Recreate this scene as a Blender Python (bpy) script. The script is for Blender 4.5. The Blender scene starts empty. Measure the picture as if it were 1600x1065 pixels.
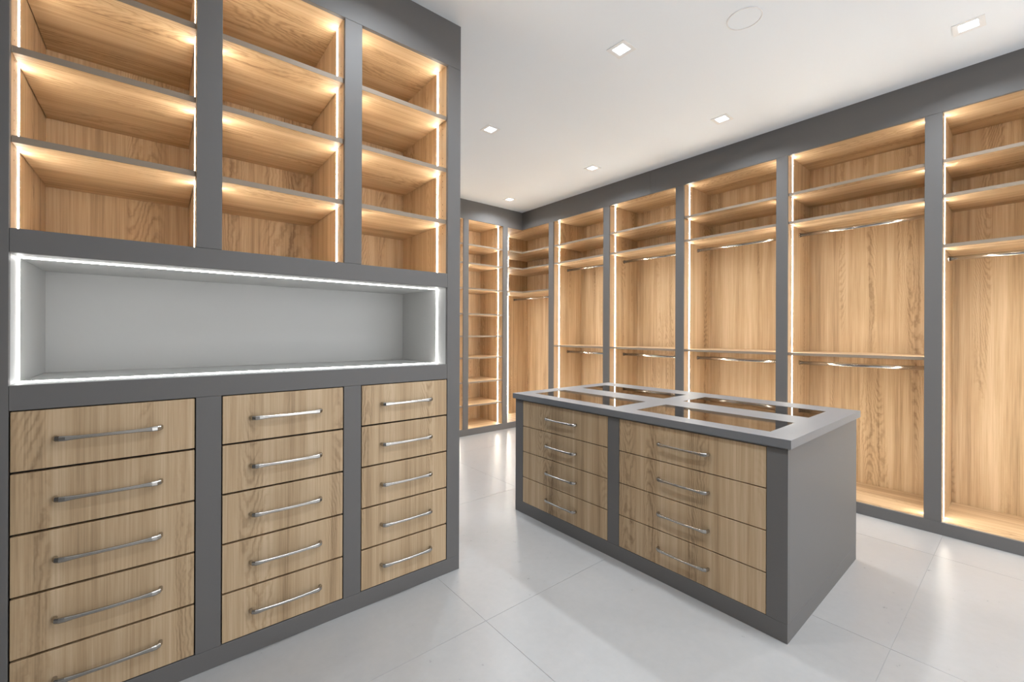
import bpy, bmesh, math, random
from mathutils import Matrix, Vector

# ------------------------------------------------------------------ camera, world, exposure
S = 1.3                    # metres per layout unit (one unit = the camera's height above the floor)
scene = bpy.context.scene
COL = scene.collection

cam_data = bpy.data.cameras.new('camera')
cam_data.sensor_width = 36.0
cam_data.lens = 36.0 * 671.2 / 1600.0
cam_data.shift_y = -11.64 / 1600.0
cam_data.clip_start = 0.02
cam = bpy.data.objects.new('camera', cam_data)
COL.objects.link(cam)
YAW = math.radians(39.4)
cam.matrix_world = (Matrix.Translation((0, 0, S)) @ Matrix.Rotation(-YAW, 4, 'Z')
                    @ Matrix.Rotation(math.radians(90), 4, 'X') @ Matrix.Rotation(math.radians(0.2), 4, 'Z'))
scene.camera = cam

world = bpy.data.worlds.new('world')
scene.world = world
world.use_nodes = True
world.node_tree.nodes['Background'].inputs[0].default_value = (0.93, 0.96, 1.0, 1)
world.node_tree.nodes['Background'].inputs[1].default_value = 2.5

vs = scene.view_settings
vs.view_transform = 'Standard'
vs.look = 'None'
vs.exposure = 0.36
vs.gamma = 1.0
vs.use_curve_mapping = False
cy = scene.cycles
cy.use_denoising = True
cy.max_bounces = 10
cy.diffuse_bounces = 6
cy.glossy_bounces = 4
cy.transmission_bounces = 6
cy.sample_clamp_indirect = 8.0
cy.sample_clamp_direct = 22.0
cy.caustics_reflective = False
cy.caustics_refractive = False

DOWNLIGHT_W = 8.0          # watts per recessed downlight
LED_WOOD = 66.0              # emission strength of the strips in the oak bays
LED_NICHE = 14.5
DOWN_COL = (0.86, 0.93, 1.0)
LED_COL = (1.0, 0.945, 0.83)
NICHE_COL = (1.0, 0.985, 0.96)


# ------------------------------------------------------------------ helpers
def W(x, y, z):
    return Vector((x * S, y * S, (z + 1.0) * S))


def link(o, parent=None):
    COL.objects.link(o)
    if parent is not None:
        o.parent = parent
    return o


def base_of(o):
    """world location of an unrotated chain"""
    v = Vector(o.location)
    p = o.parent
    while p is not None:
        v = v + p.location
        p = p.parent
    return v


def tag(o, label=None, cat=None, group=None, kind=None):
    if label:
        o['label'] = label
    if cat:
        o['category'] = cat
    if group:
        o['group'] = group
    if kind:
        o['kind'] = kind
    return o


def thing(name, loc, label, cat, group=None):
    o = bpy.data.objects.new(name, None)
    o.empty_display_size = 0.1
    o.location = loc
    link(o)
    return tag(o, label, cat, group)


_mesh_cache = {}


def box_mesh(name, dx, dy, dz, mat, bevel):
    key = (round(dx, 5), round(dy, 5), round(dz, 5), mat.name, round(bevel, 5))
    me = _mesh_cache.get(key)
    if me is None:
        bm = bmesh.new()
        bmesh.ops.create_cube(bm, size=1.0)
        for v in bm.verts:
            v.co.x *= dx
            v.co.y *= dy
            v.co.z *= dz
        if bevel > 0:
            bmesh.ops.bevel(bm, geom=bm.edges[:], offset=min(bevel, 0.3 * min(dx, dy, dz)), segments=1, affect='EDGES')
        me = bpy.data.meshes.new(name)
        bm.to_mesh(me)
        bm.free()
        me.materials.append(mat)
        _mesh_cache[key] = me
    return me


def box(name, x0, x1, y0, y1, z0, z1, mat, parent=None, bevel=0.0008):
    """box from layout coordinates"""
    a, b = W(x0, y0, z0), W(x1, y1, z1)
    d = b - a
    me = box_mesh(name, d.x, d.y, d.z, mat, bevel)
    o = bpy.data.objects.new(name, me)
    c = (a + b) * 0.5
    link(o, parent)
    o.location = c - base_of(parent) if parent is not None else c
    return o


def struct(o):
    o['kind'] = 'structure'
    return o


def mesh_obj(name, bm, mat, loc, parent=None, smooth=False):
    me = bpy.data.meshes.new(name)
    bmesh.ops.recalc_face_normals(bm, faces=bm.faces[:])
    if smooth:
        for f in bm.faces:
            f.smooth = True
    bm.to_mesh(me)
    bm.free()
    me.materials.append(mat)
    o = bpy.data.objects.new(name, me)
    link(o, parent)
    o.location = loc - base_of(parent) if parent is not None else loc
    return o


def prism(name, pts, z0, z1, mat, parent=None, bevel=0.0):
    """vertical prism from a layout polygon"""
    cx = sum(p[0] for p in pts) / len(pts)
    cyy = sum(p[1] for p in pts) / len(pts)
    o = W(cx, cyy, (z0 + z1) / 2)
    bm = bmesh.new()
    lo = [bm.verts.new(W(x, y, z0) - o) for x, y in pts]
    hi = [bm.verts.new(W(x, y, z1) - o) for x, y in pts]
    n = len(pts)
    bm.faces.new(lo[::-1])
    bm.faces.new(hi)
    for i in range(n):
        bm.faces.new((lo[i], lo[(i + 1) % n], hi[(i + 1) % n], hi[i]))
    return mesh_obj(name, bm, mat, o, parent)


# ------------------------------------------------------------------ materials
def new_mat(name):
    m = bpy.data.materials.new(name)
    m.use_nodes = True
    nt = m.node_tree
    return m, nt, nt.nodes['Principled BSDF']


def plain(name, col, rough=0.5, metal=0.0, spec=0.5, bump=0.0, bump_scale=200.0):
    m, nt, b = new_mat(name)
    b.inputs['Base Color'].default_value = (*col, 1)
    b.inputs['Roughness'].default_value = rough
    b.inputs['Metallic'].default_value = metal
    b.inputs['Specular IOR Level'].default_value = spec
    if bump > 0:
        g = nt.nodes.new('ShaderNodeNewGeometry')
        n = nt.nodes.new('ShaderNodeTexNoise')
        n.inputs['Scale'].default_value = bump_scale
        n.inputs['Detail'].default_value = 3
        bp = nt.nodes.new('ShaderNodeBump')
        bp.inputs['Strength'].default_value = bump
        bp.inputs['Distance'].default_value = 0.001
        nt.links.new(g.outputs['Position'], n.inputs['Vector'])
        nt.links.new(n.outputs['Fac'], bp.inputs['Height'])
        nt.links.new(bp.outputs['Normal'], b.inputs['Normal'])
    return m


def emitter(name, col, strength):
    m, nt, b = new_mat(name)
    b.inputs['Base Color'].default_value = (0.8, 0.8, 0.8, 1)
    b.inputs['Emission Color'].default_value = (*col, 1)
    b.inputs['Emission Strength'].default_value = strength
    return m


def math_node(nt, op, a, b=None, c=None):
    n = nt.nodes.new('ShaderNodeMath')
    n.operation = op
    for i, v in enumerate((a, b, c)):
        if v is None:
            continue
        if isinstance(v, (int, float)):
            n.inputs[i].default_value = v
        else:
            nt.links.new(v, n.inputs[i])
    return n.outputs[0]


def noise(nt, vec, scale, detail=2.0, rough=0.5, dist=0.0):
    mp = nt.nodes.new('ShaderNodeVectorMath')
    mp.operation = 'MULTIPLY'
    mp.inputs[1].default_value = scale
    nt.links.new(vec, mp.inputs[0])
    n = nt.nodes.new('ShaderNodeTexNoise')
    n.inputs['Scale'].default_value = 1.0
    n.inputs['Detail'].default_value = detail
    n.inputs['Roughness'].default_value = rough
    n.inputs['Distortion'].default_value = dist
    nt.links.new(mp.outputs[0], n.inputs['Vector'])
    return n.outputs['Fac']


def oak(name, axis, dark, mid, light, off=0.0):
    """straight-grained oak veneer with patches of cathedral figure; grain runs along axis"""
    m, nt, b = new_mat(name)
    g = nt.nodes.new('ShaderNodeNewGeometry')
    add = nt.nodes.new('ShaderNodeVectorMath')
    add.operation = 'ADD'
    add.inputs[1].default_value = (off, off * 1.7, off * 0.6)
    nt.links.new(g.outputs['Position'], add.inputs[0])
    pos = add.outputs[0]

    def sc(across, along):
        v = [across] * 3
        v[axis] = along
        return v
    fine = noise(nt, pos, sc(210, 3.0), 3, 0.65)
    streak = noise(nt, pos, sc(38, 0.9), 3, 0.55)
    broad = noise(nt, pos, sc(13, 0.3), 2, 0.5)
    wig = noise(nt, pos, sc(55, 30), 2, 0.5)
    smooth = noise(nt, pos, sc(4.2, 0.65), 1, 0.4)
    fld = math_node(nt, 'MULTIPLY_ADD', wig, 0.022, smooth)
    rings = math_node(nt, 'SINE', math_node(nt, 'MULTIPLY', fld, 330.0))
    rings = math_node(nt, 'MULTIPLY_ADD', rings, 0.5, 0.5)
    rings = math_node(nt, 'POWER', rings, 2.0)
    msk = noise(nt, pos, sc(7.5, 0.55), 1, 0.4)
    mr = nt.nodes.new('ShaderNodeMapRange')
    mr.interpolation_type = 'SMOOTHSTEP'
    mr.inputs['From Min'].default_value = 0.50
    mr.inputs['From Max'].default_value = 0.62
    nt.links.new(msk, mr.inputs['Value'])
    fig = math_node(nt, 'MULTIPLY', rings, mr.outputs[0])
    t = math_node(nt, 'MULTIPLY', streak, 0.40)
    t = math_node(nt, 'MULTIPLY_ADD', fine, 0.44, t)
    t = math_node(nt, 'MULTIPLY_ADD', broad, 0.48, t)
    t = math_node(nt, 'MULTIPLY_ADD', fig, -0.13, t)
    ramp = nt.nodes.new('ShaderNodeValToRGB')
    e = ramp.color_ramp.elements
    e[0].position = 0.39
    e[0].color = (*dark, 1)
    e[1].position = 0.82
    e[1].color = (*light, 1)
    k = e.new(0.62)
    k.color = (*mid, 1)
    nt.links.new(t, ramp.inputs[0])
    nt.links.new(ramp.outputs[0], b.inputs['Base Color'])
    b.inputs['Roughness'].default_value = 0.48
    b.inputs['Specular IOR Level'].default_value = 0.35
    bp = nt.nodes.new('ShaderNodeBump')
    bp.inputs['Strength'].default_value = 0.12
    bp.inputs['Distance'].default_value = 0.001
    nt.links.new(fine, bp.inputs['Height'])
    nt.links.new(bp.outputs['Normal'], b.inputs['Normal'])
    return m


OAK = ((0.235, 0.146, 0.076), (0.472, 0.328, 0.190), (0.61, 0.452, 0.290))
M_OAK_V = oak('oak_upright', 2, *OAK)
M_OAK_X = oak('oak_lengthwise', 0, *OAK, off=3.1)
M_OAK_Y = oak('oak_crosswise', 1, *OAK, off=5.7)
M_GREY = plain('graphite_laminate', (0.142, 0.135, 0.130), 0.55, spec=0.32, bump=0.03, bump_scale=900)
M_TOP = plain('graphite_worktop', (0.170, 0.174, 0.182), 0.46, bump=0.02, bump_scale=900)
M_NICHE = plain('silver_laminate', (0.47, 0.47, 0.46), 0.5)
M_EDGE = plain('taupe_edge_band', (0.265, 0.205, 0.150), 0.6)
M_DARK = plain('drawer_gap_shade', (0.012, 0.009, 0.008), 0.8)  # near-black colour stands in for the shade inside the drawer gaps
M_CHROME = plain('polished_nickel', (0.46, 0.44, 0.41), 0.24, metal=1.0)
M_ROD = plain('chrome', (0.60, 0.60, 0.60), 0.18, metal=1.0)
M_WHITE = plain('white_paint', (0.80, 0.80, 0.80), 0.7)
M_CEIL = plain('ceiling_paint', (0.865, 0.905, 0.945), 0.8)
M_TRIM = plain('white_trim', (0.85, 0.85, 0.85), 0.5)
M_GROUT = plain('grout', (0.36, 0.36, 0.355), 0.9)
M_PIN = plain('pin_hole', (0.05, 0.035, 0.02), 0.8)
M_TRAY = plain('charcoal_lining', (0.05, 0.045, 0.042), 0.8)
M_LED = emitter('led_warm', LED_COL, LED_WOOD)
M_LEDN = emitter('led_neutral', NICHE_COL, LED_NICHE)
M_LENS = emitter('downlight_lens', DOWN_COL, 6.0)


def make_glass():
    m, nt, b = new_mat('smoked_glass')
    b.inputs['Base Color'].default_value = (0.55, 0.52, 0.50, 1)
    b.inputs['Roughness'].default_value = 0.02
    b.inputs['IOR'].default_value = 1.52
    b.inputs['Transmission Weight'].default_value = 1.0
    return m


M_GLASS = make_glass()


def make_tile():
    m, nt, b = new_mat('porcelain')
    g = nt.nodes.new('ShaderNodeNewGeometry')
    oi = nt.nodes.new('ShaderNodeObjectInfo')
    cl = noise(nt, g.outputs['Position'], (1.1, 1.1, 1.1), 4, 0.55)
    sp = noise(nt, g.outputs['Position'], (26, 26, 26), 3, 0.6)
    t = math_node(nt, 'MULTIPLY_ADD', sp, 0.35, cl)
    t = math_node(nt, 'MULTIPLY_ADD', oi.outputs['Random'], 0.12, t)
    ramp = nt.nodes.new('ShaderNodeValToRGB')
    e = ramp.color_ramp.elements
    e[0].position = 0.35
    e[0].color = (0.345, 0.337, 0.330, 1)
    e[1].position = 1.0
    e[1].color = (0.435, 0.425, 0.416, 1)
    nt.links.new(t, ramp.inputs[0])
    nt.links.new(ramp.outputs[0], b.inputs['Base Color'])
    rr = math_node(nt, 'MULTIPLY_ADD', sp, 0.12, 0.24)
    nt.links.new(rr, b.inputs['Roughness'])
    b.inputs['Specular IOR Level'].default_value = 0.5
    return m


M_TILE = make_tile()

# ------------------------------------------------------------------ room shell
RX0, RX1, RY0, RY1 = -1.06, 3.50, -1.75, 4.00
ZC = 1.303
floor = struct(box('floor', RX0, RX1, RY0, RY1, -1.06, -1.0010, M_GROUT, bevel=0))
T, G = 0.9215, 0.0007
ys = [0.2895 + T * k - 0.0 for k in range(-3, 5)]
xs = [0.8815 + T * k for k in range(-3, 4)]
for i in range(len(xs) - 1):
    for j in range(len(ys) - 1):
        x0, x1 = max(xs[i], RX0) + G, min(xs[i + 1], RX1) - G
        y0, y1 = max(ys[j], RY0) + G, min(ys[j + 1], RY1) - G
        if x1 - x0 < 0.02 or y1 - y0 < 0.02:
            continue
        box('tile', x0, x1, y0, y1, -1.0010, -1.0, M_TILE, floor, bevel=0.0004)
struct(box('ceiling', RX0, RX1, RY0, RY1, ZC, ZC + 0.06, M_CEIL, bevel=0))
struct(box('wall_right', RX1, RX1 + 0.06, RY0, RY1, -1.06, ZC + 0.06, M_WHITE, bevel=0))
struct(box('wall_back', RX0, RX1, RY1, RY1 + 0.06, -1.06, ZC + 0.06, M_WHITE, bevel=0))
struct(box('wall_left', RX0 - 0.06, RX0, RY0, RY1, -1.06, ZC + 0.06, M_GREY, bevel=0))
# unseen opening added behind the camera so world light brightens the room
DX0, DX1, DZ = 0.70, 2.70, 0.85
struct(box('wall_front', RX0, DX0, RY0 - 0.06, RY0, -1.06, ZC + 0.06, M_WHITE, bevel=0))
struct(box('wall_front', DX1, RX1, RY0 - 0.06, RY0, -1.06, ZC + 0.06, M_WHITE, bevel=0))
struct(box('wall_front', DX0, DX1, RY0 - 0.06, RY0, DZ, ZC + 0.06, M_WHITE, bevel=0))

X2 = 3.027      # face of the right run
Y2 = 3.518      # face of the back run
FT = 0.0155     # face-frame thickness
ZB = -0.9375    # top of the base
ZO = 1.117      # top of the openings
E_ = 0.0006     # hairline joint
R_EDGE = [-0.3265, 0.3602, 1.0457, 1.7335, 2.4212, 3.109]   # right edges of the bays, front to back
POST = 0.0645
Y_END = R_EDGE[0] - POST

# fascia above and base below the cabinet runs
t1 = struct(box('trim_1', X2, X2 + FT, Y_END, 1.9523 - E_, ZO, ZC, M_GREY))
t2 = struct(box('trim_2', X2, X2 + FT, 1.9523 + E_, Y2 + FT, ZO, ZC, M_GREY))
t3 = struct(box('trim_3', 1.40, X2 - E_, Y2, Y2 + FT, ZO, ZC, M_GREY))
struct(box('baseboard_right', X2, X2 + FT, Y_END, Y2 + FT, -1.0, ZB, M_GREY))
struct(box('baseboard_back', 1.40, X2 - E_, Y2, Y2 + FT, -1.0, ZB, M_GREY))
for k, ye in enumerate(R_EDGE):
    box('post', X2, X2 + FT, ye - POST, ye, ZB + E_, ZO - E_, M_GREY, t1 if k < 4 else t2)
for a, b in ((1.787, 1.849), (2.2793, 2.3386), (2.769, 2.829)):
    box('post', a, b, Y2, Y2 + FT, ZB + E_, ZO - E_, M_GREY, t3)
# plain wall faces where the runs end
struct(box('wall_right', X2 + FT, RX1, RY0, Y_END - E_, -1.0, ZC, M_WHITE, bevel=0))
struct(box('wall_back', RX0, 1.40 - E_, Y2, RY1, -1.0, ZC, M_WHITE, bevel=0))


# ------------------------------------------------------------------ small builders
def handle_mesh():
    """bow pull: feet on the drawer face, broad ends, waisted grip; along local x, out along -y"""
    prof = [(-0.1330, 0.000, 0.0155, 0.0125), (-0.1330, 0.010, 0.0155, 0.0125), (-0.1290, 0.0195, 0.0165, 0.0122),
            (-0.1210, 0.0248, 0.0168, 0.0115), (-0.1080, 0.0268, 0.0160, 0.0110), (-0.0900, 0.0272, 0.0132, 0.0108),
            (-0.0700, 0.0280, 0.0118, 0.0106), (-0.0350, 0.0296, 0.0112, 0.0106), (0.0, 0.0302, 0.0110, 0.0106)]
    prof = prof + [(-a, b, c, d) for a, b, c, d in prof[-2::-1]]
    bm = bmesh.new()
    rings = []
    for i, (x, o, h, t) in enumerate(prof):
        p0 = prof[max(i - 1, 0)]
        p1 = prof[min(i + 1, len(prof) - 1)]
        tx, ty = p1[0] - p0[0], -(p1[1] - p0[1])
        L = math.hypot(tx, ty)
        tx, ty = tx / L, ty / L
        nx, ny = -ty, tx
        ring = []
        for a, bb in ((-.5, -.28), (-.28, -.5), (.28, -.5), (.5, -.28), (.5, .28), (.28, .5), (-.28, .5), (-.5, .28)):
            ring.append(bm.verts.new((x + nx * a * t, -o + ny * a * t, bb * h)))
        rings.append(ring)
    for r0, r1 in zip(rings, rings[1:]):
        for k in range(8):
            f = bm.faces.new((r0[k], r0[(k + 1) % 8], r1[(k + 1) % 8], r1[k]))
    bm.faces.new(rings[0])
    bm.faces.new(rings[-1])
    bmesh.ops.recalc_face_normals(bm, faces=bm.faces[:])
    me = bpy.data.meshes.new('handle')
    bm.to_mesh(me)
    bm.free()
    me.materials.append(M_CHROME)
    return me


HANDLE = handle_mesh()


def add_handle(drawer, rotz, out):
    h = bpy.data.objects.new('handle', HANDLE)
    link(h, drawer)
    h.location = out
    h.rotation_euler = (0, 0, rotz)
    return h


def rod_mesh(L):
    bm = bmesh.new()
    n = 20
    A, B = 0.0090, 0.0150
    prev = None
    for y in (-L / 2, L / 2):
        ring = [bm.verts.new((A * math.cos(2 * math.pi * k / n), y, B * math.sin(2 * math.pi * k / n))) for k in range(n)]
        if prev:
            for k in range(n):
                bm.faces.new((prev[k], prev[(k + 1) % n], ring[(k + 1) % n], ring[k])).smooth = True
        bm.faces.new(ring)
        prev = ring
    bmesh.ops.recalc_face_normals(bm, faces=bm.faces[:])
    me = bpy.data.meshes.new('hanging_rail')
    bm.to_mesh(me)
    bm.free()
    me.materials.append(M_ROD)
    return me


def bracket_mesh():
    """open oval cup screwed to the side panel, in the xz plane, 8 mm deep along y"""
    bm = bmesh.new()
    n = 20
    rings = []
    for (a, b, y) in ((0.0130, 0.0195, -0.004), (0.0130, 0.0195, 0.004), (0.0095, 0.0155, 0.004), (0.0095, 0.0155, -0.004)):
        rings.append([bm.verts.new((a * math.cos(2 * math.pi * k / n), y, b * math.sin(2 * math.pi * k / n))) for k in range(n)])
    for i in range(4):
        r0, r1 = rings[i], rings[(i + 1) % 4]
        for k in range(n):
            bm.faces.new((r0[k], r0[(k + 1) % n], r1[(k + 1) % n], r1[k]))
    bmesh.ops.recalc_face_normals(bm, faces=bm.faces[:])
    me = bpy.data.meshes.new('bracket')
    bm.to_mesh(me)
    bm.free()
    me.materials.append(M_ROD)
    return me


BRACKET = bracket_mesh()
_rods = {}


def rail(parent, x, y0, y1, z):
    L = round((y1 - y0) * S, 4) - 0.003
    if L not in _rods:
        _rods[L] = rod_mesh(L)
    o = bpy.data.objects.new('hanging_rail', _rods[L])
    link(o, parent)
    o.location = W(x, (y0 + y1) / 2, z) - base_of(parent)
    for s in (-1, 1):
        b = bpy.data.objects.new('bracket', BRACKET)
        link(b, o)
        b.location = (0, s * (L / 2 - 0.004), 0)
    return o


def pin_holes(parent, pts, nrm):
    """little round shelf-pin bores along the front of a side panel; pts in layout units, one mesh"""
    bm = bmesh.new()
    o = W(*pts[0])
    for p in pts:
        c = W(*p) - o
        n = 8
        vs_ = []
        for k in range(n):
            a = 2 * math.pi * k / n
            u, v = 0.0028 * math.cos(a), 0.0028 * math.sin(a)
            vs_.append(bm.verts.new(c + (Vector((0, u, v)) if nrm == 'x' else Vector((u, 0, v)))))
        bm.faces.new(vs_)
    ob = mesh_obj('pin_hole_row', bm, M_PIN, o, parent)
    ob['kind'] = 'stuff'
    return ob


SH = 0.0165     # shelf thickness
LED_D = 0.087   # LED strip distance behind the face
LED_W = 0.0088
SF = 0.0125     # shelf front behind the face


# ------------------------------------------------------------------ drawer and display unit on the left
Y1 = 1.5528
UB = Y1 + 0.455
SEC = [(-0.2775, 0.0835), (0.1455, 0.5064), (0.5675, 0.9277)]
UX0, UX1 = -0.3395, 0.9885
unit = thing('display_unit', W((UX0 + UX1) / 2, (Y1 + UB) / 2, -1.0),
             'tall graphite and oak unit with lit cubbyholes, grey niche and fifteen drawers', 'cabinet')
Z_NB, Z_NT, Z_UB, Z_DT, Z_DB, Z_UT = -0.1290, 0.1905, 0.2485, -0.1895, -0.9415, 1.1165
U = lambda n, x0, x1, z0, z1: box(n, x0, x1, Y1, Y1 + FT, z0, z1, M_GREY, unit)
U('fascia', UX0, UX1, Z_UT, ZC)
U('plinth', UX0, UX1, -1.0, Z_DB)
U('post', UX0, SEC[0][0], Z_DB + E_, Z_UT - E_)
U('post', SEC[2][1], UX1, Z_DB + E_, Z_UT - E_)
U('rail', SEC[0][0] + E_, SEC[2][1] - E_, Z_NT, Z_UB)
U('rail', SEC[0][0] + E_, SEC[2][1] - E_, Z_DT, Z_NB)
for a, b in ((SEC[0][1], SEC[1][0]), (SEC[1][1], SEC[2][0])):
    U('post', a, b, Z_UB + E_, Z_UT - E_)
    U('post', a, b, Z_DB + E_, Z_DT - E_)
box('end_panel', UX1 - FT, UX1, Y1 + FT, UB, -1.0, ZC, M_GREY, unit)
box('end_panel', UX0, UX0 + FT, Y1 + FT, UB, -1.0, ZC, M_GREY, unit)
box('back_panel', UX0 + FT, UX1 - FT, UB - FT, UB, -1.0, ZC, M_GREY, unit)
IB = UB - FT - 0.006
for si, (a, b) in enumerate(SEC):
    pt = 0.014
    yf = Y1 + FT
    box('side_panel', a - pt, a, yf, IB, Z_UB, Z_UT + 0.004, M_OAK_V, unit)
    box('side_panel', b, b + pt, yf, IB, Z_UB, Z_UT + 0.004, M_OAK_V, unit)
    box('lining_panel', a, b, IB - 0.006, IB, Z_UB, Z_UT + 0.004, M_OAK_V, unit)
    box('top_panel', a - pt, b + pt, yf, IB, Z_UT + 0.004, Z_UT + 0.018, M_OAK_X, unit)
    box('bottom_panel', a - pt, b + pt, yf, IB, Z_UB - SH, Z_UB, M_OAK_X, unit)
    ztops = [0.9065, 0.6905, 0.4740]
    for zt in ztops:
        s = box('shelf', a + 0.0016, b - 0.0016, Y1 + SF + 0.0012, IB - 0.007, zt - SH, zt, M_OAK_X, unit)
        box('edge_band', a + 0.0016, b - 0.0016, Y1 + SF, Y1 + SF + 0.0012, zt - SH, zt, M_EDGE, s, bevel=0)
    for s, xx in ((1, a), (-1, b)):
        x0, x1 = sorted((xx, xx + s * 0.0012))
        box('led_strip', x0, x1, Y1 + LED_D - LED_W / 2, Y1 + LED_D + LED_W / 2, Z_UB, Z_UT + 0.004, M_LED, unit, bevel=0)
        zz = [Z_UB + 0.05 + 0.0246 * k for k in range(35)]
        zz = [z for z in zz if any(abs(z - t) < 0.075 and abs(z - t + SH / 2) > 0.014 for t in ztops)]
        pin_holes(unit, [(xx + s * 0.0003, Y1 + 0.043, z) for z in zz], 'x')

# niche across all three bays
na, nb = SEC[0][0], SEC[2][1]
yf = Y1 + FT
box('niche_side', na - 0.012, na, yf, IB, Z_NB, Z_NT, M_NICHE, unit)
box('niche_side', nb, nb + 0.012, yf, IB, Z_NB, Z_NT, M_NICHE, unit)
box('niche_top', na - 0.012, nb + 0.012, yf, IB, Z_NT, Z_NT + 0.014, M_NICHE, unit)
box('niche_floor', na - 0.012, nb + 0.012, yf, IB, Z_NB - 0.014, Z_NB, M_NICHE, unit)
box('niche_back', na, nb, IB - 0.008, IB, Z_NB, Z_NT, M_NICHE, unit)
ya, yb = Y1 + LED_D - 0.0030, Y1 + LED_D + 0.0030
box('led_strip', na, na + 0.0030, ya, yb, Z_NB + 0.002, Z_NT - 0.002, M_LEDN, unit, bevel=0)
box('led_strip', nb - 0.0030, nb, ya, yb, Z_NB + 0.002, Z_NT - 0.002, M_LEDN, unit, bevel=0)
box('led_strip', na + 0.0035, nb - 0.0035, ya, yb, Z_NT - 0.0030, Z_NT, M_LEDN, unit, bevel=0)
box('led_strip', na + 0.0035, nb - 0.0035, ya, yb, Z_NB, Z_NB + 0.0030, M_LEDN, unit, bevel=0)

# drawers
GAP = 0.0031
for a, b in SEC:
    box('drawer_carcass', a - 0.01, b + 0.01, Y1 + 0.0175, IB, Z_DB - 0.01, Z_DT + 0.01, M_DARK, unit, bevel=0)  # solid near-black backing, so the gaps between drawers look shaded
    pitch = (Z_DT - Z_DB) / 5
    for k in range(5):
        z1 = Z_DT - k * pitch
        d = box('drawer', a + GAP, b - GAP, Y1 + 0.0008, Y1 + 0.0155, z1 - pitch + GAP, z1 - GAP, M_OAK_V, unit)
        add_handle(d, 0.0, (0, -0.0147 / 2 * S, 0))


# ------------------------------------------------------------------ wardrobes along the right wall
XB = X2 + 0.425
ROD_X = 3.234


def wardrobe(y0, y1, tops, rods, label):
    t = thing('open_wardrobe', W((X2 + XB) / 2, (y0 + y1) / 2, -1.0), label, 'wardrobe', 'open oak wardrobes along the long wall')
    pt = 0.014
    xf = X2 + FT
    box('side_panel', xf, XB, y0 - pt, y0, ZB, ZO + 0.004, M_OAK_V, t)
    box('side_panel', xf, XB, y1, y1 + pt, ZB, ZO + 0.004, M_OAK_V, t)
    box('back_panel', XB - 0.006, XB, y0, y1, ZB, ZO + 0.004, M_OAK_V, t)
    box('top_panel', xf, XB, y0 - pt, y1 + pt, ZO + 0.004, ZO + 0.018, M_OAK_Y, t)
    box('bottom_panel', xf, XB, y0 - pt, y1 + pt, ZB - SH, ZB, M_OAK_Y, t)
    for zt in tops:
        s = box('shelf', X2 + SF + 0.0012, XB - 0.007, y0 + 0.0016, y1 - 0.0016, zt - SH, zt, M_OAK_Y, t)
        box('edge_band', X2 + SF, X2 + SF + 0.0012, y0 + 0.0016, y1 - 0.0016, zt - SH, zt, M_EDGE, s, bevel=0)
    for zr in rods:
        rail(t, ROD_X, y0, y1, zr)
    for s, yy in ((1, y0), (-1, y1)):
        a, b = sorted((yy, yy + s * 0.0012))
        box('led_strip', X2 + LED_D - LED_W / 2, X2 + LED_D + LED_W / 2, a, b, ZB, ZO + 0.004, M_LED, t, bevel=0)
    return t


DOUBLE = ([0.882, 0.7055, -0.1125], [0.648, -0.1825])
LONG = ([0.882, 0.7055, 0.4555], [0.404])
labels = [
    'oak wardrobe nearest the camera with a single rail, cut by the right edge',
    'double-rail oak wardrobe behind the near end of the island',
    'double-rail oak wardrobe, second from the right picture edge among those with lower rails',
    'double-rail oak wardrobe, third from the right among those with lower rails',
    'double-rail oak wardrobe next to the corner bay, narrowest looking of the four',
]
for i in range(5):
    y0, y1 = R_EDGE[i], R_EDGE[i + 1] - POST
    wardrobe(y0, y1, *(LONG if i == 0 else DOUBLE), labels[i])

# corner bay: open across the inner corner of the two runs
YC = 3.905
CX0 = 2.829
cw = thing('corner_wardrobe', W(X2 + 0.2, (R_EDGE[5] + YC) / 2, -1.0),
           'single-rail oak wardrobe bay open across the inner corner of the room', 'wardrobe')
y0 = R_EDGE[5]
pt = 0.014
xf, yfb = X2 + FT, Y2 + FT
box('side_panel', xf, XB, y0 - pt, y0, ZB, ZO + 0.004, M_OAK_V, cw)
box('side_panel', CX0 + 0.014, XB, YC, YC + pt, ZB, ZO + 0.004, M_OAK_V, cw)
box('side_panel', CX0, CX0 + 0.014, yfb, YC + pt, ZB, ZO + 0.004, M_OAK_V, cw)
box('back_panel', XB - 0.006, XB, y0, YC, ZB, ZO + 0.004, M_OAK_V, cw)


def corner_poly(inset, back):
    """L-shaped shelf outline"""
    return [(X2 + inset, y0 + 0.0016), (XB - back, y0 + 0.0016), (XB - back, YC - 0.0016), (CX0 + 0.016, YC - 0.0016),
            (CX0 + 0.016, Y2 + inset), (X2 + inset, Y2 + inset)]


prism('top_panel', corner_poly(FT, 0.0), ZO + 0.004, ZO + 0.018, M_OAK_Y, cw)
prism('bottom_panel', corner_poly(FT, 0.0), ZB - SH, ZB, M_OAK_Y, cw)
for zt in LONG[0]:
    s = prism('shelf', corner_poly(SF + 0.0012, 0.007), zt - SH, zt, M_OAK_Y, cw)
    box('edge_band', X2 + SF, X2 + SF + 0.0012, y0 + 0.002, Y2 + SF, zt - SH, zt, M_EDGE, s, bevel=0)
    box('edge_band', CX0 + 0.016, X2 + SF + 0.0012, Y2 + SF, Y2 + SF + 0.0012, zt - SH, zt, M_EDGE, s, bevel=0)
rail(cw, ROD_X, y0, YC, 0.397)
box('led_strip', X2 + LED_D - LED_W / 2, X2 + LED_D + LED_W / 2, y0, y0 + 0.0012, ZB, ZO + 0.004, M_LED, cw, bevel=0)
box('led_strip', 3.140, 3.140 + LED_W, YC - 0.0012, YC, ZB, ZO + 0.004, M_LED, cw, bevel=0)


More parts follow.
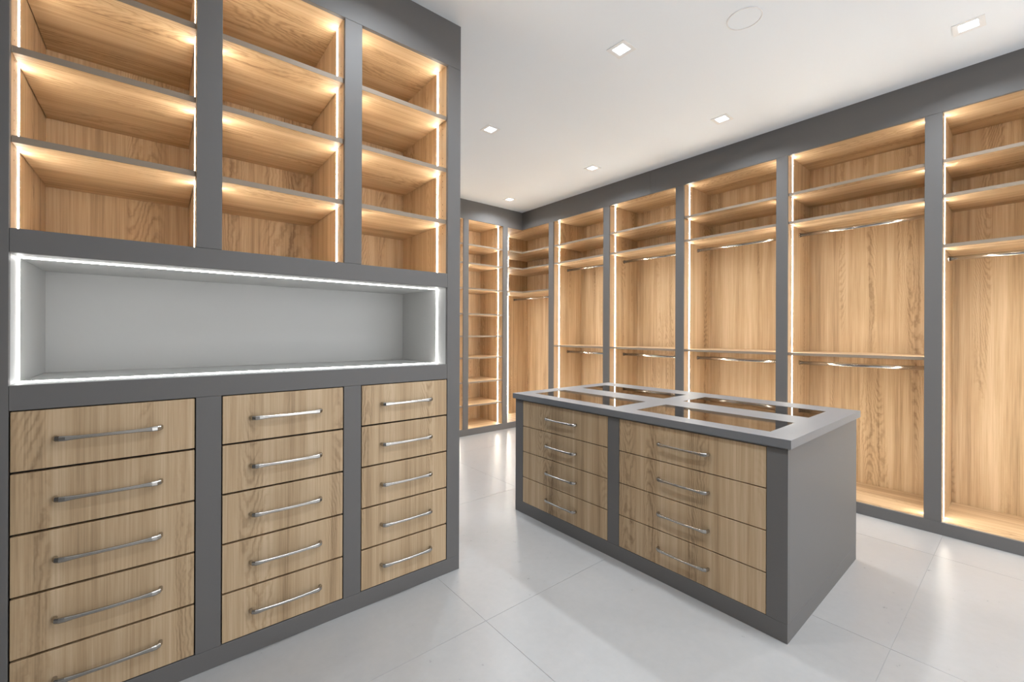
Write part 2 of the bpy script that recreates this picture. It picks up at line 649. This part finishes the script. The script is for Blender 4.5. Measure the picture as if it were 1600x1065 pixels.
# ------------------------------------------------------------------ shelving on the back wall
YB = Y2 + 0.42
BACK = [0.882, 0.699, 0.450, 0.199, -0.021, -0.236, -0.476, -0.706]


def tall_shelves(x0, x1, label):
    t = thing('tall_shelf_bay', W((x0 + x1) / 2, (Y2 + YB) / 2, -1.0), label, 'shelves', 'tall shelf bays on the far wall')
    pt = 0.014
    yf = Y2 + FT
    box('side_panel', x0 - pt, x0, yf, YB, ZB, ZO + 0.004, M_OAK_V, t)
    box('side_panel', x1, x1 + pt, yf, YB, ZB, ZO + 0.004, M_OAK_V, t)
    box('back_panel', x0, x1, YB - 0.006, YB, ZB, ZO + 0.004, M_OAK_V, t)
    box('top_panel', x0 - pt, x1 + pt, yf, YB, ZO + 0.004, ZO + 0.018, M_OAK_X, t)
    box('bottom_panel', x0 - pt, x1 + pt, yf, YB, ZB - SH, ZB, M_OAK_X, t)
    for zt in BACK:
        s = box('shelf', x0 + 0.0016, x1 - 0.0016, Y2 + SF + 0.0012, YB - 0.007, zt - SH, zt, M_OAK_X, t)
        box('edge_band', x0 + 0.0016, x1 - 0.0016, Y2 + SF, Y2 + SF + 0.0012, zt - SH, zt, M_EDGE, s, bevel=0)
    for s, xx in ((1, x0), (-1, x1)):
        a, b = sorted((xx, xx + s * 0.0012))
        box('led_strip', a, b, Y2 + LED_D - LED_W / 2, Y2 + LED_D + LED_W / 2, ZB, ZO + 0.004, M_LED, t, bevel=0)
    return t


tall_shelves(2.3386, 2.769, 'narrow lit oak shelf bay on the far wall, left of the corner wardrobe')
tall_shelves(1.849, 2.2793, 'oak shelf bay on the far wall, only a sliver showing beside the tall unit')
struct(box('trim_4', 1.40, 1.787 - E_, Y2, Y2 + FT, ZB + E_, ZO - E_, M_GREY))

# ------------------------------------------------------------------ island
IX0, IX1, IY0, IY1 = 1.569, 2.4046, 0.5045, 1.8747
isl = thing('drawer_island', W((IX0 + IX1) / 2, (IY0 + IY1) / 2, -1.0),
            'graphite island with eight oak drawers and glass panels set into its top', 'island')
ZT0, ZT1 = -0.3665, -0.3380
ZD1, ZD0 = -0.3735, -0.9375
COLS = [(1.2251, 1.8127), (0.5678, 1.1643)]
I = lambda n, ya, yb, za, zb: box(n, IX0, IX0 + FT, ya, yb, za, zb, M_GREY, isl)
I('plinth', IY0, IY1, -1.0, ZD0)
I('rail', IY0 + 0.0, IY1, ZD1, ZT0)
I('post', COLS[0][1], IY1, ZD0 + E_, ZD1 - E_)
I('post', COLS[1][1], COLS[0][0], ZD0 + E_, ZD1 - E_)
I('post', IY0, COLS[1][0], ZD0 + E_, ZD1 - E_)
for (ya, yb) in ((IY0, IY0 + FT), (IY1 - FT, IY1)):
    box('end_panel', IX0 + FT, IX1, ya, yb, ZD0 + E_, ZT0, M_GREY, isl)
    box('end_plinth', IX0 + FT, IX1, ya, yb, -1.0, ZD0, M_GREY, isl)
box('back_panel', IX1 - FT, IX1, IY0 + FT, IY1 - FT, -1.0, ZT0, M_GREY, isl)
for a, b in COLS:
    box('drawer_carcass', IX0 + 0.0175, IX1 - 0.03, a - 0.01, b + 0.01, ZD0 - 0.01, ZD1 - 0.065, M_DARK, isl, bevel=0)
    box('gap_shade_rail', IX0 + 0.0175, IX0 + 0.03, a - 0.01, b + 0.01, ZD1 - 0.065, ZD1 + 0.004, M_DARK, isl, bevel=0)  # dark strip painted as shade behind the top drawer gap
    pitch = (ZD1 - ZD0) / 4
    for k in range(4):
        z1 = ZD1 - k * pitch
        d = box('drawer', IX0 + 0.0008, IX0 + 0.0155, a + 0.0019, b - 0.0019, z1 - pitch + 0.0019, z1 - 0.0019, M_OAK_V, isl)
        add_handle(d, -math.pi / 2, (-0.0147 / 2 * S, 0, 0))

# worktop with four cut-outs, one mesh, and glass flush in each
OV = 0.012
gx = [IX0 - OV, 1.645, 1.884, 2.045, 2.275, IX1 + OV]
gy = [IY0 - OV, 0.584, 1.128, 1.236, 1.796, IY1 + OV]
bm = bmesh.new()
o = W((gx[0] + gx[5]) / 2, (gy[0] + gy[5]) / 2, (ZT0 + ZT1) / 2)
solid = lambda i, j: 0 <= i < 5 and 0 <= j < 5 and not (i in (1, 3) and j in (1, 3))
vt, vb = {}, {}
for i in range(6):
    for j in range(6):
        vt[i, j] = bm.verts.new(W(gx[i], gy[j], ZT1) - o)
        vb[i, j] = bm.verts.new(W(gx[i], gy[j], ZT0) - o)
for i in range(5):
    for j in range(5):
        if not solid(i, j):
            continue
        q = ((i, j), (i + 1, j), (i + 1, j + 1), (i, j + 1))
        bm.faces.new([vt[k] for k in q])
        bm.faces.new([vb[k] for k in q[::-1]])
        for k, (di, dj) in enumerate(((0, -1), (1, 0), (0, 1), (-1, 0))):
            if not solid(i + di, j + dj):
                a, b = q[k], q[(k + 1) % 4]
                bm.faces.new((vb[a], vb[b], vt[b], vt[a]))
top = mesh_obj('worktop', bm, M_TOP, o, isl)
for i in (1, 3):
    for j in (1, 3):
        gl = box('glass_panel', gx[i] + 0.0008, gx[i + 1] - 0.0008, gy[j] + 0.0008, gy[j + 1] - 0.0008, ZT1 - 0.0070, ZT1 - 0.0006, M_GLASS, top, bevel=0.0005)
        # lined tray below the glass
        bm = bmesh.new()
        c = W((gx[i] + gx[i + 1]) / 2, (gy[j] + gy[j + 1]) / 2, ZT0 - 0.03)
        co = [(gx[i], gy[j]), (gx[i + 1], gy[j]), (gx[i + 1], gy[j + 1]), (gx[i], gy[j + 1])]
        lo = [bm.verts.new(W(x, y, ZT0 - 0.062) - c) for x, y in co]
        hi = [bm.verts.new(W(x, y, ZT0 - 0.0005) - c) for x, y in co]
        bm.faces.new(lo)
        for k in range(4):
            bm.faces.new((lo[k], lo[(k + 1) % 4], hi[(k + 1) % 4], hi[k]))
        mesh_obj('lined_tray', bm, M_TRAY, c, top)

# ------------------------------------------------------------------ ceiling fittings
LENS, TRIM = 0.0285, 0.048


def trim_mesh():
    """square flush frame with a short recessed throat"""
    bm = bmesh.new()
    z0, z1 = -0.0035, 0.0
    def ring(r, z):
        r *= S
        return [bm.verts.new((sx * r, sy * r, z)) for sx, sy in ((-1, -1), (1, -1), (1, 1), (-1, 1))]
    a, b, c, d = ring(TRIM, z1), ring(TRIM, z0), ring(LENS + 0.004, z0), ring(LENS, -0.001)
    for r0, r1 in ((a, b), (b, c), (c, d)):
        for k in range(4):
            bm.faces.new((r0[k], r0[(k + 1) % 4], r1[(k + 1) % 4], r1[k]))
    bmesh.ops.recalc_face_normals(bm, faces=bm.faces[:])
    me = bpy.data.meshes.new('trim_ring')
    bm.to_mesh(me)
    bm.free()
    me.materials.append(M_TRIM)
    return me


TRIM_ME = trim_mesh()
LENS_ME = box_mesh('lens', 2 * LENS * S, 2 * LENS * S, 0.001, M_LENS, 0)
LD = bpy.data.lights.new('downlight_lamp', 'AREA')
LD.shape = 'SQUARE'
LD.size = 2 * LENS * S
LD.energy = DOWNLIGHT_W
LD.color = DOWN_COL
LD.spread = math.radians(150)


def downlight(x, y, label):
    t = thing('recessed_downlight', W(x, y, ZC), label, 'ceiling light', 'square recessed ceiling lights')
    f = bpy.data.objects.new('trim_ring', TRIM_ME)
    link(f, t)
    l = bpy.data.objects.new('lens', LENS_ME)
    link(l, t)
    l.location = (0, 0, -0.0006)
    a = bpy.data.objects.new('lamp', LD)
    link(a, t)
    a.location = (0, 0, -0.005)


seen = {(1, 1): 'square ceiling light nearest the tall drawer unit, large and above the island front',
        (1, 2): 'square ceiling light just right of the tall unit, halfway to the far wall',
        (2, 0): 'square ceiling light near the top right corner of the picture',
        (2, 1): 'square ceiling light over the wardrobes, second from the right picture edge',
        (2, 2): 'square ceiling light over the wardrobes, third from the right picture edge',
        (2, 3): 'smallest square ceiling light, close to the far corner of the room'}
LX = [0.633, 1.633, 2.631]
LY = [0.180, 1.206, 2.213, 3.247, -0.83]
where = {(0, 0): 'added unseen square ceiling light above the camera', (0, 1): 'added unseen square ceiling light in front of the tall unit drawers',  # unseen lights added along the grid to help light the room
         (0, 2): 'added square ceiling light hidden behind the tall unit', (0, 3): 'added unseen square ceiling light near the far wall behind the tall unit',
         (0, 4): 'added unseen square ceiling light behind the camera on the left', (1, 0): 'added unseen square ceiling light just above the top picture edge',
         (1, 3): 'added square ceiling light before the far wall hidden by the tall unit', (1, 4): 'added unseen square ceiling light behind the camera in the middle',
         (2, 4): 'added unseen square ceiling light behind the camera beside the wardrobes'}
for i in range(3):
    for j in range(5):
        downlight(LX[i], LY[j], seen.get((i, j)) or where[i, j])

# flush round ceiling speaker
sp = thing('ceiling_speaker', W(1.863, 0.764, ZC), 'flush round white speaker cover on the ceiling', 'speaker')
R0 = 0.066 * S
bm = bmesh.new()
n = 48
prof = [(R0, 0.0), (R0, -0.004), (R0 * 0.94, -0.005), (R0 * 0.93, -0.002)]
rg = [[bm.verts.new((r * math.cos(2 * math.pi * k / n), r * math.sin(2 * math.pi * k / n), z)) for k in range(n)] for r, z in prof]
for r0, r1 in zip(rg, rg[1:]):
    for k in range(n):
        bm.faces.new((r0[k], r0[(k + 1) % n], r1[(k + 1) % n], r1[k]))
mesh_obj('rim', bm, M_TRIM, W(1.863, 0.764, ZC), sp)
bm = bmesh.new()
c = bm.verts.new((0, 0, -0.0035))
rr = [bm.verts.new((R0 * 0.925 * math.cos(2 * math.pi * k / n), R0 * 0.925 * math.sin(2 * math.pi * k / n), -0.0025)) for k in range(n)]
for k in range(n):
    bm.faces.new((c, rr[k], rr[(k + 1) % n]))
mesh_obj('grille', bm, M_CEIL, W(1.863, 0.764, ZC), sp)
